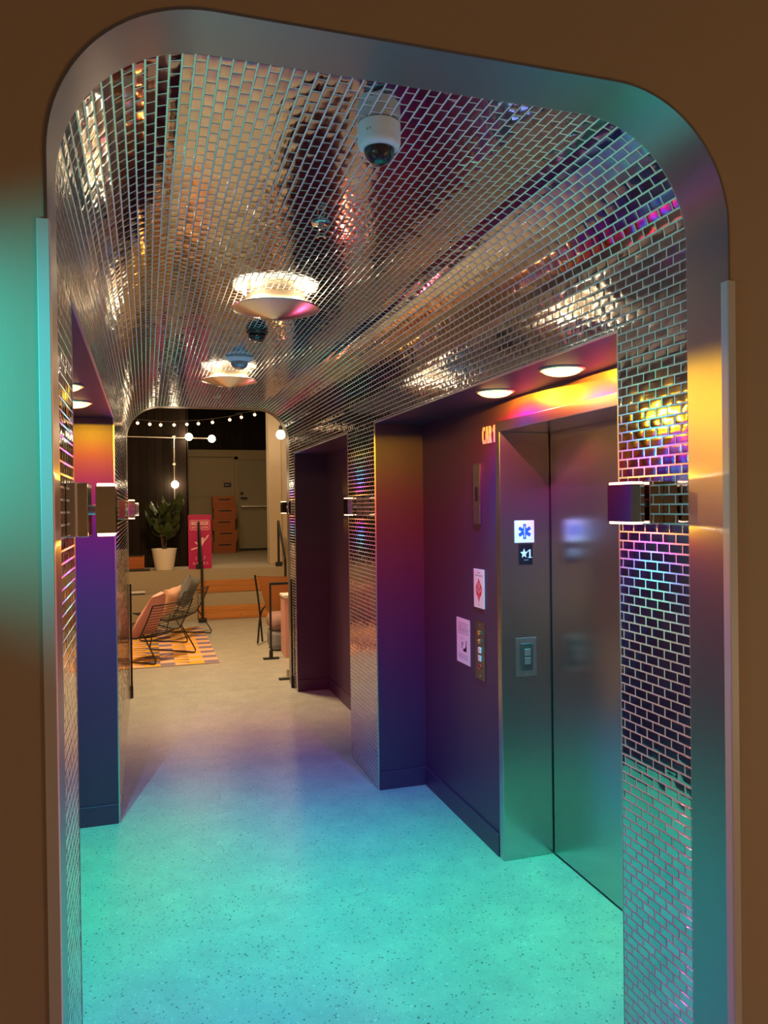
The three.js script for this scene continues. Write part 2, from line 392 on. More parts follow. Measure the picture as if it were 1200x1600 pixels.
for (const side of ['right', 'left']) {
  const s = side === 'right' ? 1 : -1, X = s > 0 ? XR : XL;
  const w = shell(`wall_${side}`, `${side} corridor wall clad in small mirror brick tiles with painted recesses`, 'wall');
  const B = (d0, d1, y0, y1, a, b, r) => bx(Math.min(X + s * d0, X + s * d1), Math.max(X + s * d0, X + s * d1), y0, y1, a, b, r);
  const piers = s > 0 ? [[ZT0, ZN], [Z1, Z2], [Z3, ZT1]] : [[ZT0, ZN], [Z1, ZT1]];
  const holes = s > 0 ? [[ZN, Z1], [Z2, Z3]] : [[ZN, Z1]];
  const beds = piers.map(([a, b]) => B(GO, 0.006, 0, HW, a, b));
  for (const [a, b] of holes) beds.push(B(GO, 0.006, HS + 0.004, HW, a, b));
  add('grout_bed', merged(beds), M.grout, w);
  tileField(w, wallRows(side));
  // painted returns, soffit and back of each recess
  for (const [a, b] of piers) add('pier_core', B(0.006, 0.5, 0, HW + 0.2, a === ZT0 ? Z0 + 0.1 : a, b === ZT1 ? ZE - 0.06 : b), M.paint, w);
  for (const [a, b] of holes) {
    add('soffit', B(0.006, 0.5, HS, HW + 0.2, a, b), M.paint, w);
    const back = 0.31, door = s > 0 && a === ZN;
    if (!door) { add('recess_back', B(back, back + 0.08, 0, HS, a, b), M.paint, w); }
    else {
      add('recess_back', merged([B(back, back + 0.08, 0, HS, ZJ + 0.03, b), B(back, back + 0.08, 0, HS, a, ZJN - 0.03), B(back, back + 0.08, 2.1, HS, ZJN - 0.03, ZJ + 0.03)]), M.paint, w);
    }
    // edge angles around the opening
    add('edge_angle', B(-0.0008, 0.006, HS, HS + 0.004, a, b), M.edge, w);
    for (const z of [a, b]) add('edge_angle', B(-0.0008, 0.006, 0, HS, z === a ? z : z - 0.003, z === a ? z + 0.003 : z), M.edge, w);
    const bb = shell(`baseboard_${side}${a === ZN ? '' : '_far'}`, `dark baseboard at the foot of the ${a === ZN ? 'near' : 'far'} recess in the ${side} wall`, 'baseboard');
    const bh = 0.107;
    add('end_board', B(0.008, back, 0, bh, b - 0.012, b, 0.002), M.paint, bb);
    add('end_board', B(0.008, back, 0, bh, a, a + 0.012, 0.002), M.paint, bb);
    if (!door) add('back_board', B(back - 0.012, back, 0, bh, a + 0.012, b - 0.012, 0.002), M.paint, bb);
    else { add('back_board', B(back - 0.012, back, 0, bh, ZJ + 0.05, b - 0.012, 0.002), M.paint, bb); add('back_board', B(back - 0.012, back, 0, bh, a + 0.012, ZJN - 0.05, 0.002), M.paint, bb); }
  }
}

// ---------------------------------------------------------------- elevator entrance
{
  const d = shell('door_1', 'brushed steel elevator entrance with sliding door in the right recess', 'elevator door');
  const F = XB - 0.008;                             // face of the frame
  add('header', bx(F, XD + 0.03, 2.07, 2.12, ZJN - 0.05, ZJ + 0.045, 0.003), M.steel, d);
  add('jamb', bx(F, XD + 0.03, 0, 2.07, ZJ, ZJ + 0.045, 0.003), M.steel, d);
  add('jamb', bx(F, XD + 0.03, 0, 2.07, ZJN - 0.05, ZJN, 0.003), M.steel, d);
  add('door_panel', bx(XD, XD + 0.03, 0.008, 2.07, (ZJ + ZJN) / 2 + 0.002, ZJ - 0.01, 0.002), M.steel, d);
  add('door_panel', bx(XD, XD + 0.03, 0.008, 2.07, ZJN + 0.004, (ZJ + ZJN) / 2 - 0.002, 0.002), M.steel, d);
  add('shaft_back', bx(XD + 0.05, XD + 0.08, 0, 2.2, ZJN - 0.1, ZJ + 0.1), M.black, d);
  add('sill', bx(XD - 0.004, XD + 0.03, -0.02, 0.002, ZJN, ZJ), M.edge, d);
}

// ---------------------------------------------------------------- dichroic downlights in the recesses
function downlight(x, Z, label) {
  const g = thing('recessed_downlight', label, 'downlight', [x, HS, Z], 0, 'round downlights in the recess soffits');
  add('trim_ring', lathe([[0.074, 0], [0.086, 0], [0.086, -0.003], [0.080, -0.006], [0.075, -0.005], [0.074, 0]], 40), M.edge, g);
  const lens = [[0.0001, -0.026]]; for (let i = 1; i <= 12; i++) { const a = i / 12 * Math.PI / 2; lens.push([0.075 * Math.sin(a), -0.026 * Math.cos(a)]); } lens.push([0.074, 0.001], [0.0001, 0.001]);
  add('lens', lathe(lens, 40), M.downLens, g);
  const b = add('color_glass', dichroicBowl(0.066, 0.0215, -1), M.dichroic, g); b.position.y = -0.0015;
  lampPoint(g, 0, -0.0015, 0, rgb(1, 1, 1), POWER.down, 0.06);
}
downlight(1.478, 2.53, 'glowing yellow downlight in the right recess, nearer to the viewer');
downlight(1.478, 3.1, 'glowing yellow downlight above the CAR 1 lettering');
downlight(-0.317, 3.32, 'glowing orange downlight in the left recess, nearer to the viewer');
downlight(-0.317, 3.83, 'glowing orange downlight in the left recess, nearer to the lounge');

// ---------------------------------------------------------------- wall sconces
function sconce(side, Z, label) {
  const right = side === 'right';
  const g = thing('wall_sconce', label, 'wall sconce', [right ? XR : XL, 1.72, Z], right ? Math.PI : 0, 'polished box sconces on the mirror tile walls');
  add('back_box', metric(new RoundedBoxGeometry(0.044, 0.116, 0.115, 2, 0.003).translate(0.0222, 0, 0)), M.chrome, g);
  const st = new THREE.CylinderGeometry(0.011, 0.011, 0.02, 20); st.rotateZ(Math.PI / 2); st.translate(0.0515, 0, 0);
  add('stem', st, M.edge, g);
  const x0 = 0.059, x1 = 0.099, hz = 0.055, hy = 0.05, t = 0.002, pieces = [];
  const p = (a, b, y0, y1, c, d) => pieces.push(new THREE.BoxGeometry(b - a, y1 - y0, d - c).translate((a + b) / 2, (y0 + y1) / 2, (c + d) / 2));
  p(x0, x0 + t, -hy, hy, -hz, hz); p(x1 - t, x1, -hy, hy, -hz, hz); p(x0 + t, x1 - t, -hy, hy, -hz, -hz + t); p(x0 + t, x1 - t, -hy, hy, hz - t, hz); p(x0 + t, x1 - t, -0.02, 0.02, -hz + t, hz - t);
  add('front_housing', merged(pieces.map(metric)), M.chrome, g);
  for (const s of [1, -1]) {
    const xc = (x0 + x1) / 2;
    const lens = new RoundedBoxGeometry(x1 - x0 - 2 * t - 0.001, 0.016, 2 * hz - 2 * t - 0.001, 2, 0.002); lens.translate(xc, s * (hy - 0.001), 0);
    add('lens', lens, M.sconceLens, g);
    const b = add('color_glass', dichroicBowl(0.0085, 0.0085, s), M.dichroic, g); b.position.set(xc, s * (hy - 0.003), 0);
    lampPoint(g, xc, s * (hy - 0.003), 0, rgb(1, 1, 1), POWER.sconce, 0.05);
  }
  return g;
}
sconce('right', 1.8, 'polished box sconce on the near right pier beside the elevator door');
sconce('right', 4.79, 'polished box sconce on the right pier between the two recesses');
sconce('right', 7.24, 'small polished sconce on the right wall nearest the lounge');
sconce('left', 1.8, 'large polished box sconce on the near left pier');
sconce('left', 4.79, 'polished sconce on the left wall just past the left recess');
sconce('left', 7.24, 'polished sconce on the left wall nearest the lounge');

// ---------------------------------------------------------------- ceiling dish lamps
function dishLamp(Z, label) {
  const g = thing('ceiling_lamp', label, 'ceiling lamp', [0.57, H, Z], 0, 'dish lamps under the mirrored ceiling');
  add('drum', lathe([[0.0001, 0], [0.131, 0], [0.131, -0.05], [0.0001, -0.05]], 64), std({ color: rgb(0.72, 0.6, 0.45), roughness: 0.5 }), g);
  add('dish', lathe([[0.0001, -0.1], [0.02, -0.0985], [0.1, -0.081], [0.19, -0.0565], [0.197, -0.054], [0.196, -0.052], [0.131, -0.052], [0.0001, -0.052]], 72), std({ color: rgb(0.75, 0.74, 0.73), metalness: 1, roughness: 0.22 }), g);
  add('glow_ring', lathe([[0.132, -0.051], [0.19, -0.051], [0.19, -0.049], [0.132, -0.049], [0.132, -0.051]], 72), M.dishGlow, g);
  add('finial', new THREE.SphereGeometry(0.008, 16, 12).translate(0, -0.101, 0), M.chrome, g);
  for (let i = 0; i < 4; i++) { const a = (i + 0.5) * Math.PI / 2; lampPoint(g, 0.162 * Math.cos(a), -0.036, 0.162 * Math.sin(a), rgb(1, 0.78, 0.5), POWER.dish, 0.4); }
}
dishLamp(3.45, 'round dish lamp on the mirrored ceiling, the larger and nearer of two');
dishLamp(5.48, 'round dish lamp on the mirrored ceiling, the smaller and farther of two');

// ---------------------------------------------------------------- ceiling devices
{
  const g = thing('dome_camera', 'white dome camera with black bubble hanging from the near ceiling', 'camera', [0.565, H, 1.83]);
  add('mount', lathe([[0.0001, 0], [0.052, 0], [0.0535, -0.003], [0.0535, -0.046], [0.050, -0.056], [0.042, -0.062], [0.0001, -0.062]], 48), M.white, g);
  const bub = [[0.039, -0.058]]; for (let i = 0; i <= 12; i++) { const a = i / 12 * Math.PI / 2; bub.push([0.0385 * Math.cos(a) + 0.0001, -0.06 - 0.04 * Math.sin(a)]); }
  add('bubble', lathe(bub, 40), M.smoked, g);
  const t = color(canvas(256, 64, (c) => { c.fillStyle = '#e8e8e5'; c.fillRect(0, 0, 256, 64); c.fillStyle = '#222'; c.font = 'bold 44px monospace'; c.fillText('ALT9', 20, 48); }));
  const lab = new THREE.CylinderGeometry(0.0538, 0.0538, 0.012, 24, 1, true, -0.95, 0.62); lab.translate(0, -0.03, 0);
  add('marking', lab, std({ map: t, roughness: 0.5 }), g);
}
{
  const g = thing('dome_camera', 'small pale dome camera beside the farther dish lamp', 'camera', [0.571, H, 4.88]);
  add('flange', lathe([[0.0001, 0], [0.085, 0], [0.085, -0.012], [0.07, -0.026], [0.055, -0.03], [0.0001, -0.03]], 40), M.white, g);
  const bub = [[0.056, -0.028]]; for (let i = 0; i <= 10; i++) { const a = i / 10 * Math.PI / 2; bub.push([0.055 * Math.cos(a) + 0.0001, -0.03 - 0.048 * Math.sin(a)]); }
  add('bubble', lathe(bub, 40), std({ color: rgb(0.42, 0.43, 0.45), roughness: 0.12, metalness: 0.6 }), g);
}
{
  const g = thing('smoke_detector', 'black round ceiling device behind the nearer dish lamp', 'detector', [0.577, H, 4.12]);
  add('base', lathe([[0.0001, 0], [0.058, 0], [0.058, -0.018], [0.05, -0.024], [0.0001, -0.024]], 36), M.smoked, g);
  add('cap', lathe([[0.0001, -0.062], [0.03, -0.058], [0.046, -0.04], [0.048, -0.024], [0.0001, -0.024]], 36), M.smoked, g);
}
for (const [Z, x, l] of [[2.51, 0.57, 'chrome sprinkler head between the dome camera and the nearer dish lamp'], [6.68, 0.588, 'tiny chrome sprinkler head near the far opening']]) {
  const g = thing('sprinkler', l, 'sprinkler', [x, H, Z], 0, 'ceiling sprinklers');
  add('escutcheon', lathe([[0.0001, 0], [0.034, 0], [0.032, -0.005], [0.016, -0.009], [0.0001, -0.009]], 28), M.chrome, g);
  add('body', lathe([[0.0001, -0.008], [0.01, -0.009], [0.009, -0.022], [0.0001, -0.022]], 16), M.chrome, g);
  add('frame_arms', merged([rod([[0.009, -0.02, 0], [0.012, -0.034, 0], [0.003, -0.048, 0]], 0.0022), rod([[-0.009, -0.02, 0], [-0.012, -0.034, 0], [-0.003, -0.048, 0]], 0.0022)]), M.chrome, g);
  add('deflector', lathe([[0.0001, -0.048], [0.017, -0.048], [0.017, -0.0505], [0.0001, -0.0505]], 20), M.chrome, g);
}

// ---------------------------------------------------------------- signs and plates by the elevator
const font = await new FontLoader().loadAsync('fonts/droid/droid_sans_bold.typeface.json');
{
  const g = thing('elevator_lettering', 'white raised letters CAR 1 beside the elevator header', 'sign', [XB, 2.026, 3.572], -Math.PI / 2);
  let x = 0;
  for (const ch of 'CAR 1') {
    if (ch === ' ') { x += 0.012; continue; }
    const t = new TextGeometry(ch, { font, size: 0.085, depth: 0.004, curveSegments: 5 });
    t.scale(0.44, 1, 1); t.computeBoundingBox();
    const w = t.boundingBox.max.x - t.boundingBox.min.x; t.translate(x - t.boundingBox.min.x, 0, 0.0002); x += w + 0.0075;
    add('letter', t, M.white, g);
  }
}
// a plate on the recess back (faces the corridor) or on the jamb (faces the viewer); print = canvas texture
function plate(name, label, category, w, h, p, turn, mat, print, depth = 0.003) {
  const g = thing(name, label, category, p, turn);
  add('plate', metric(new RoundedBoxGeometry(w, h, depth, 1, 0.0008).translate(0, h / 2, depth / 2 + 0.0003)), mat, g);
  if (print) {
    const pr = new THREE.PlaneGeometry(w - 0.002, h - 0.002); pr.translate(0, h / 2, depth + 0.0009);
    add('print', pr, std({ map: color(print), roughness: 0.45 }), g);
  }
  return g;
}
const onWall = -Math.PI / 2, JZ = ZJ - 0.0005;
// emergency sign with the blue six-bar star and a white staff
plate('emergency_sign', 'white square sign with a blue six armed star on the elevator jamb', 'sign', 0.104, 0.108, [1.75, 1.534, JZ], 0, M.white, canvas(256, 256, (c) => {
  c.fillStyle = '#f2f2f4'; c.fillRect(0, 0, 256, 256); c.translate(128, 128);
  for (let i = 0; i < 3; i++) { c.save(); c.rotate(i * Math.PI / 3); c.fillStyle = '#0a3fb8'; c.fillRect(-20, -88, 40, 176); c.restore(); }
  for (let i = 0; i < 3; i++) { c.save(); c.rotate(i * Math.PI / 3); c.fillStyle = '#1a5fe8'; c.fillRect(-14, -80, 28, 160); c.restore(); }
  c.fillStyle = '#dfe8ff'; c.fillRect(-5, -70, 10, 140); c.beginPath(); c.arc(0, -8, 12, 0, 7); c.fill(); c.fillStyle = '#1a5fe8'; c.beginPath(); c.arc(4, -8, 6, 0, 7); c.fill();
}));
plate('floor_sign', 'black floor sign with a white star and the number 1', 'sign', 0.072, 0.1, [1.756, 1.427, JZ], 0, M.black, canvas(192, 256, (c) => {
  c.fillStyle = '#0c0c12'; c.fillRect(0, 0, 192, 256); c.fillStyle = '#f0f2f4';
  c.beginPath(); for (let i = 0; i < 10; i++) { const a = -Math.PI / 2 + i * Math.PI / 5, r = i % 2 ? 26 : 58; c.lineTo(68 + r * Math.cos(a), 116 + r * 1.15 * Math.sin(a)); } c.fill();
  c.font = 'bold 150px serif'; c.fillText('1', 108, 172); for (const x of [70, 82, 94, 112, 122]) { c.beginPath(); c.arc(x, 198, 4, 0, 7); c.fill(); }
}));
{
  const g = plate('call_station', 'small steel call plate with two square buttons on the elevator jamb', 'call button', 0.11, 0.186, [1.752, 0.887, JZ], 0, std({ color: rgb(0.62, 0.66, 0.67), metalness: 1, roughness: 0.28 }), null);
  add('button_box', new RoundedBoxGeometry(0.062, 0.13, 0.012, 2, 0.002).translate(0, 0.094, 0.009), std({ color: rgb(0.12, 0.1, 0.09), roughness: 0.4, metalness: 0.6 }), g);
  for (const y of [0.117, 0.076]) add('button', new RoundedBoxGeometry(0.032, 0.034, 0.006, 2, 0.002).translate(0, y, 0.0175), M.edge, g);
  for (const y of [0.012, 0.174]) add('screw', new THREE.SphereGeometry(0.003, 10, 6).translate(0, y, 0.003), M.chrome, g);
}
{
  const g = plate('position_indicator', 'tall narrow steel indicator plate with a dark slot below CAR 1', 'indicator', 0.085, 0.31, [XB - 0.0003, 1.62, 3.637], onWall, M.steel, null, 0.008);
  add('display_slot', new RoundedBoxGeometry(0.034, 0.075, 0.004, 1, 0.001).translate(0, 0.155, 0.0085), M.black, g);
  add('lower_face', new RoundedBoxGeometry(0.08, 0.09, 0.003, 1, 0.001).translate(0, 0.05, 0.0085), M.frame, g);
}
plate('fire_placard', 'white placard with a red diamond emblem on the dark wall', 'sign', 0.128, 0.2, [XB - 0.0003, 1.19, 3.633], onWall, M.white, canvas(256, 400, (c) => {
  c.fillStyle = '#f3ece8'; c.fillRect(0, 0, 256, 400); c.fillStyle = '#3a2c34'; c.font = 'bold 20px sans-serif'; c.textAlign = 'center'; c.fillText('IN FIRE', 128, 44); c.font = 'bold 17px sans-serif'; c.fillText('DO NOT USE ELEVATOR', 128, 72); c.font = '15px sans-serif'; c.fillText('STAIRS', 128, 372);
  c.fillStyle = '#d62236';
  const dia = (x, y, w, h) => { c.beginPath(); c.moveTo(x, y - h); c.lineTo(x + w, y); c.lineTo(x, y + h); c.lineTo(x - w, y); c.fill(); };
  dia(128, 150, 34, 62); dia(80, 210, 34, 74); dia(176, 210, 34, 74); dia(128, 262, 44, 86);
  c.strokeStyle = '#f3ece8'; c.lineWidth = 6; for (const [x, y] of [[128, 160], [82, 215], [174, 215]]) { c.beginPath(); c.arc(x, y, 14, 0, 7); c.stroke(); } c.beginPath(); c.moveTo(128, 200); c.lineTo(128, 330); c.moveTo(104, 222); c.lineTo(128, 250); c.lineTo(152, 222); c.stroke();
}));
plate('paper_notice', 'white paper notice with small print and a black drawing on the dark wall', 'notice', 0.182, 0.245, [XB - 0.0003, 0.862, 3.85], onWall, M.white, canvas(300, 400, (c) => {
  c.fillStyle = '#f2ecee'; c.fillRect(0, 0, 300, 400); c.fillStyle = '#5a4a58';
  for (let r = 0; r < 6; r++) { let x = 34 + (r % 2) * 10; while (x < 262) { const w = rr(8, 30); c.fillRect(x, 40 + r * 18, w, r === 3 ? 7 : 5); x += w + 6; } }
  c.fillStyle = '#1a141c'; c.beginPath(); c.moveTo(210, 190); c.lineTo(224, 190); c.lineTo(224, 290); c.lineTo(150, 290); c.lineTo(150, 268); c.lineTo(188, 262); c.lineTo(206, 240); c.fill();
  c.fillStyle = '#8a7a88'; c.fillRect(96, 180, 46, 4); c.fillRect(118, 208, 30, 34); c.beginPath(); c.arc(124, 258, 12, 0, 7); c.fill();
  c.fillStyle = '#5a4a58'; for (let r = 0; r < 3; r++) { let x = 50; while (x < 250) { const w = rr(8, 26); c.fillRect(x, 322 + r * 16, w, 5); x += w + 6; } }
}), 0.0015);
{
  const g = plate('fire_service_panel', 'tall dark steel panel with key switches and two lit square buttons', 'control panel', 0.118, 0.3, [XB - 0.0003, 0.822, 3.628], onWall, std({ color: rgb(0.3, 0.27, 0.24), metalness: 1, roughness: 0.35 }), null);
  for (const y of [0.018, 0.282]) add('screw', new THREE.SphereGeometry(0.004, 10, 6).translate(0, y, 0.003), M.chrome, g);
  for (const y of [0.242, 0.198]) { const k = add('key_switch', new THREE.CylinderGeometry(0.012, 0.012, 0.008, 20).rotateX(Math.PI / 2).translate(0, y, 0.006), M.chrome, g); add('keyway', new THREE.BoxGeometry(0.003, 0.012, 0.002).translate(0, y, 0.0105), M.black, k); }
  for (const y of [0.152, 0.11]) add('square_button', new RoundedBoxGeometry(0.03, 0.03, 0.006, 2, 0.002).translate(0, y, 0.006), M.white, g);
  add('round_emblem', new THREE.TorusGeometry(0.012, 0.003, 8, 24).translate(0, 0.066, 0.0045), std({ color: rgb(0.6, 0.05, 0.05), roughness: 0.5 }), g);
}

// ---------------------------------------------------------------- lobby lamps (behind the viewer)
for (const [x, Z, k, l] of [[3.3, -0.7, 1, 'shaded floor lamp in the lobby to the right of the viewer'], [-2.2, -0.9, 0.35, 'shaded floor lamp in the lobby to the left of the viewer']]) {
  const g = thing('floor_lamp', l, 'floor lamp', [x, 0, Z], 0, 'floor lamps in the lobby');
  add('base', lathe([[0.0001, 0], [0.15, 0], [0.15, 0.02], [0.0001, 0.025]], 32), M.blackMetal, g);
  add('pole', bar(new THREE.Vector3(0, 0.02, 0), new THREE.Vector3(0, 0.6, 0), 0.012), M.blackMetal, g);
  add('lamp_shade', lathe([[0.0001, 0.56], [0.2, 0.56], [0.17, 0.84], [0.0001, 0.84]], 40), glow(1, 0.6, 0.28, 0.8), g);
  lampPoint(g, 0, 0.7, 0, rgb(1, 0.67, 0.37), POWER.lobby * k, 6);
}
{
  const g = thing('teal_spot', 'teal wall washer lamp in the lobby left of the opening', 'spot lamp', [-0.85, 1.95, 1.2]);
  add('housing', lathe([[0.0001, 0.09], [0.035, 0.085], [0.04, -0.06], [0.036, -0.06], [0.034, 0.07], [0.0001, 0.075]], 28).rotateZ(Math.PI / 2 - 0.2).rotateY(0.4), M.blackMetal, g);
  add('bracket', bar(new THREE.Vector3(-0.03, 0, 0), new THREE.Vector3(-0.03, 0, -0.3), 0.012), M.blackMetal, g);
  const l = new THREE.SpotLight(rgb(0, 0.85, 0.95), POWER.teal, 0, 0.62, 1); l.position.set(0.07, 0, 0.02); l.target.position.set(0.52, -0.04, -0.28); l.castShadow = true; l.name = 'teal_light'; g.add(l); g.add(l.target);
}

// ================================================================= the lounge beyond the corridor
{
  const w = shell('wall_lounge_left', 'left wall of the lounge', 'wall'); add('panel', bx(-3.1, -3, 0, 4.3, ZE - 0.06, LOUNGE + 0.2), M.beige, w);
  const w2 = shell('wall_lounge_right', 'right wall of the lounge', 'wall'); add('panel', bx(4.5, 4.6, 0, 4.3, ZE - 0.06, LOUNGE + 0.2), M.beige, w2);
  const c = shell('ceiling_lounge', 'dark ceiling of the lounge', 'ceiling'); add('panel', bx(-3.1, 4.6, 4.3, 4.4, ZE - 0.06, LOUNGE + 0.2), M.lobbyCeiling, c);
}
const PH = 0.76, ZS = 12.12;                         // platform height and front
const concreteWall = std({ color: rgb(0.34, 0.29, 0.21), roughness: 0.8, bumpMap: paintBump, bumpScale: 0.0006 });
{
  const p = shell('platform', 'raised concrete platform at the back of the lounge', 'platform');
  add('platform_body', bx(-3, 4.5, 0, PH, ZS + 0.32, LOUNGE), concreteWall, p);
  const st = shell('steps', 'concrete steps faced with wooden boards up to the platform', 'steps');
  add('lower_step', bx(0.74, 2.1, 0, 0.385, ZS + 0.02, ZS + 0.32), concreteWall, st);
  add('riser_board', bx(0.74, 2.1, 0.004, 0.21, ZS, ZS + 0.02, 0.004), M.wood, st);
  add('riser_board', bx(0.74, 2.1, 0.39, 0.585, ZS + 0.30, ZS + 0.32, 0.004), M.wood, st);
  const lg = shell('seat_ledge', 'low concrete seating ledge left of the steps', 'ledge');
  add('ledge_body', bx(-3, 0.73, 0, 0.43, ZS - 0.02, ZS + 0.32), concreteWall, lg);
}
{   // dark plank wall left, and above the beige lining at the very back
  const w = shell('wall_dark_left', 'black plank wall behind the potted plant', 'wall');
  for (let i = 0, x = -1.6; x < 0.64; x += 0.125, i++) add('plank', bx(x, Math.min(x + 0.122, 0.66), PH, 4.3, 13.2, 13.23, 0.003), M.darkPlank[i % 3], w);
  add('return_wall', bx(0.66, 0.68, PH, 4.3, 13.2, LOUNGE), M.darkPlank[0], w);
  const u = shell('wall_dark_back', 'dark plank wall high above the beige door lining', 'wall');
  for (let i = 0, x = 0.68; x < 2.9; x += 0.16, i++) add('plank', bx(x, x + 0.156, 3.02, 4.3, LOUNGE - 0.03, LOUNGE, 0.003), M.darkPlank[i % 3], u);
  const b = shell('wall_beige_back', 'beige painted wall lining around the rear door', 'wall');
  add('panel', bx(0.68, 4.5, PH, 3.02, LOUNGE - 0.04, LOUNGE + 0.1), M.beige, b);
  add('cornice', bx(0.86, 4.5, 2.86, 3.02, LOUNGE - 0.08, LOUNGE - 0.04, 0.01), M.beige, b);
  const d = shell('door_2', 'grey green door with push bar at the back of the lounge', 'door');
  add('door_leaf', bx(1.98, 2.72, PH + 0.01, 2.8, LOUNGE - 0.075, LOUNGE - 0.04, 0.004), M.doorPaint, d);
  add('door_frame', merged([bx(1.9, 1.975, PH, 2.87, LOUNGE - 0.09, LOUNGE - 0.04), bx(1.9, 2.8, 2.805, 2.87, LOUNGE - 0.09, LOUNGE - 0.04)]), M.beige, d);
  add('push_bar', bx(2.02, 2.7, 1.73, 1.78, LOUNGE - 0.16, LOUNGE - 0.09, 0.01), M.edge, d);
  add('lever', bx(2.02, 2.16, 1.93, 1.96, LOUNGE - 0.15, LOUNGE - 0.075, 0.006), M.blackMetal, d);
  add('deadbolt', bx(2.02, 2.08, 2.02, 2.08, LOUNGE - 0.1, LOUNGE - 0.075, 0.008), M.blackMetal, d);
  add('kick_gap', bx(1.98, 2.72, PH, PH + 0.05, LOUNGE - 0.085, LOUNGE - 0.075), M.black, d);
  const col = shell('column', 'beige square column right of the rear door', 'column');
  add('shaft', bx(1.99, 2.2, PH, 4.3, 13.0, 13.3, 0.01), M.column, col);
  add('wing', bx(2.2, 4.5, PH, 4.3, 13.05, 13.2), M.column, col);
}
plate('room_sign', 'small dark room sign on the beige wall beside the rear door', 'sign', 0.16, 0.1, [1.74, 2.19, LOUNGE - 0.041], 0, M.black, canvas(128, 80, (c) => { c.fillStyle = '#15151d'; c.fillRect(0, 0, 128, 80); c.fillStyle = '#9a98a8'; c.fillRect(26, 24, 22, 32); c.fillRect(56, 24, 40, 10); c.fillRect(56, 42, 40, 10); }));
// five stacked wooden crates
for (let i = 0; i < 5; i++) {
  const dx = [0.0, 0.03, -0.01, 0.02, 0.0][i], y = PH + 0.001 + i * 0.243, ord = ['bottom', 'second from the bottom', 'middle', 'second from the top', 'top'][i];
  const g = thing('wooden_crate', `wooden crate with handle slot, ${ord} in the stack by the rear door`, 'crate', [1.59 + dx, y, 16.9], 0, 'wooden crates stacked by the rear door');
  add('side', bx(-0.24, 0.24, 0, 0.24, -0.016, 0, 0.003), M.crate, g).position.z = 0.16;
  add('side', bx(-0.24, 0.24, 0, 0.24, -0.016, 0, 0.003), M.crate, g).position.z = -0.16;
  for (const x of [-0.232, 0.216]) add('end_panel', bx(x, x + 0.016, 0, 0.24, -0.16, 0.16, 0.003), M.crateEdge, g);
  add('bottom', bx(-0.22, 0.22, 0, 0.016, -0.15, 0.15), M.crate, g);
  add('handle_slot', new RoundedBoxGeometry(0.26, 0.03, 0.004, 2, 0.0019).translate(0.01, 0.175, 0.177), M.black, g);
}
{   // wet floor sign
  const g = plate('wet_floor_sign', 'magenta caution sign with a white falling dancer on the platform edge', 'sign', 0.36, 0.86, [0.81, PH, 12.62], 0, std({ color: rgb(0.42, 0.01, 0.14), roughness: 0.4 }), canvas(216, 516, (c) => {
    c.fillStyle = '#b3125f'; c.fillRect(0, 0, 216, 516); c.strokeStyle = '#f0c0c8'; c.fillStyle = '#f0c0c8'; c.lineWidth = 5;
    c.beginPath(); c.roundRect(18, 52, 180, 92, 14); c.stroke(); c.fillRect(30, 64, 156, 34);
    c.textAlign = 'center'; c.font = 'bold 30px sans-serif'; c.fillText('WET FLOOR', 108, 132, 156); c.fillStyle = '#b3125f'; c.fillText('CAUTION', 108, 92, 150); c.fillStyle = '#f0c0c8';
    c.lineCap = 'round'; c.lineJoin = 'round'; c.beginPath(); c.arc(134, 232, 14, 0, 7); c.fill(); c.lineWidth = 13;
    c.beginPath(); c.moveTo(92, 206); c.lineTo(120, 254); c.lineTo(150, 250); c.lineTo(186, 200); c.stroke(); c.lineWidth = 22; c.beginPath(); c.moveTo(136, 262); c.lineTo(112, 304); c.stroke(); c.lineWidth = 14; c.beginPath(); c.moveTo(112, 304); c.lineTo(86, 280); c.lineTo(66, 262); c.moveTo(108, 308); c.lineTo(30, 330); c.stroke();
    c.font = '34px sans-serif'; c.fillText('J A Z Z', 112, 424); c.fillText('H A N D S', 112, 478);
  }), 0.02);
  add('rear_leg', new RoundedBoxGeometry(0.3, 0.84, 0.012, 1, 0.003).rotateX(-0.2).translate(0, 0.42, -0.13), std({ color: rgb(0.42, 0.01, 0.14), roughness: 0.4 }), g);
}
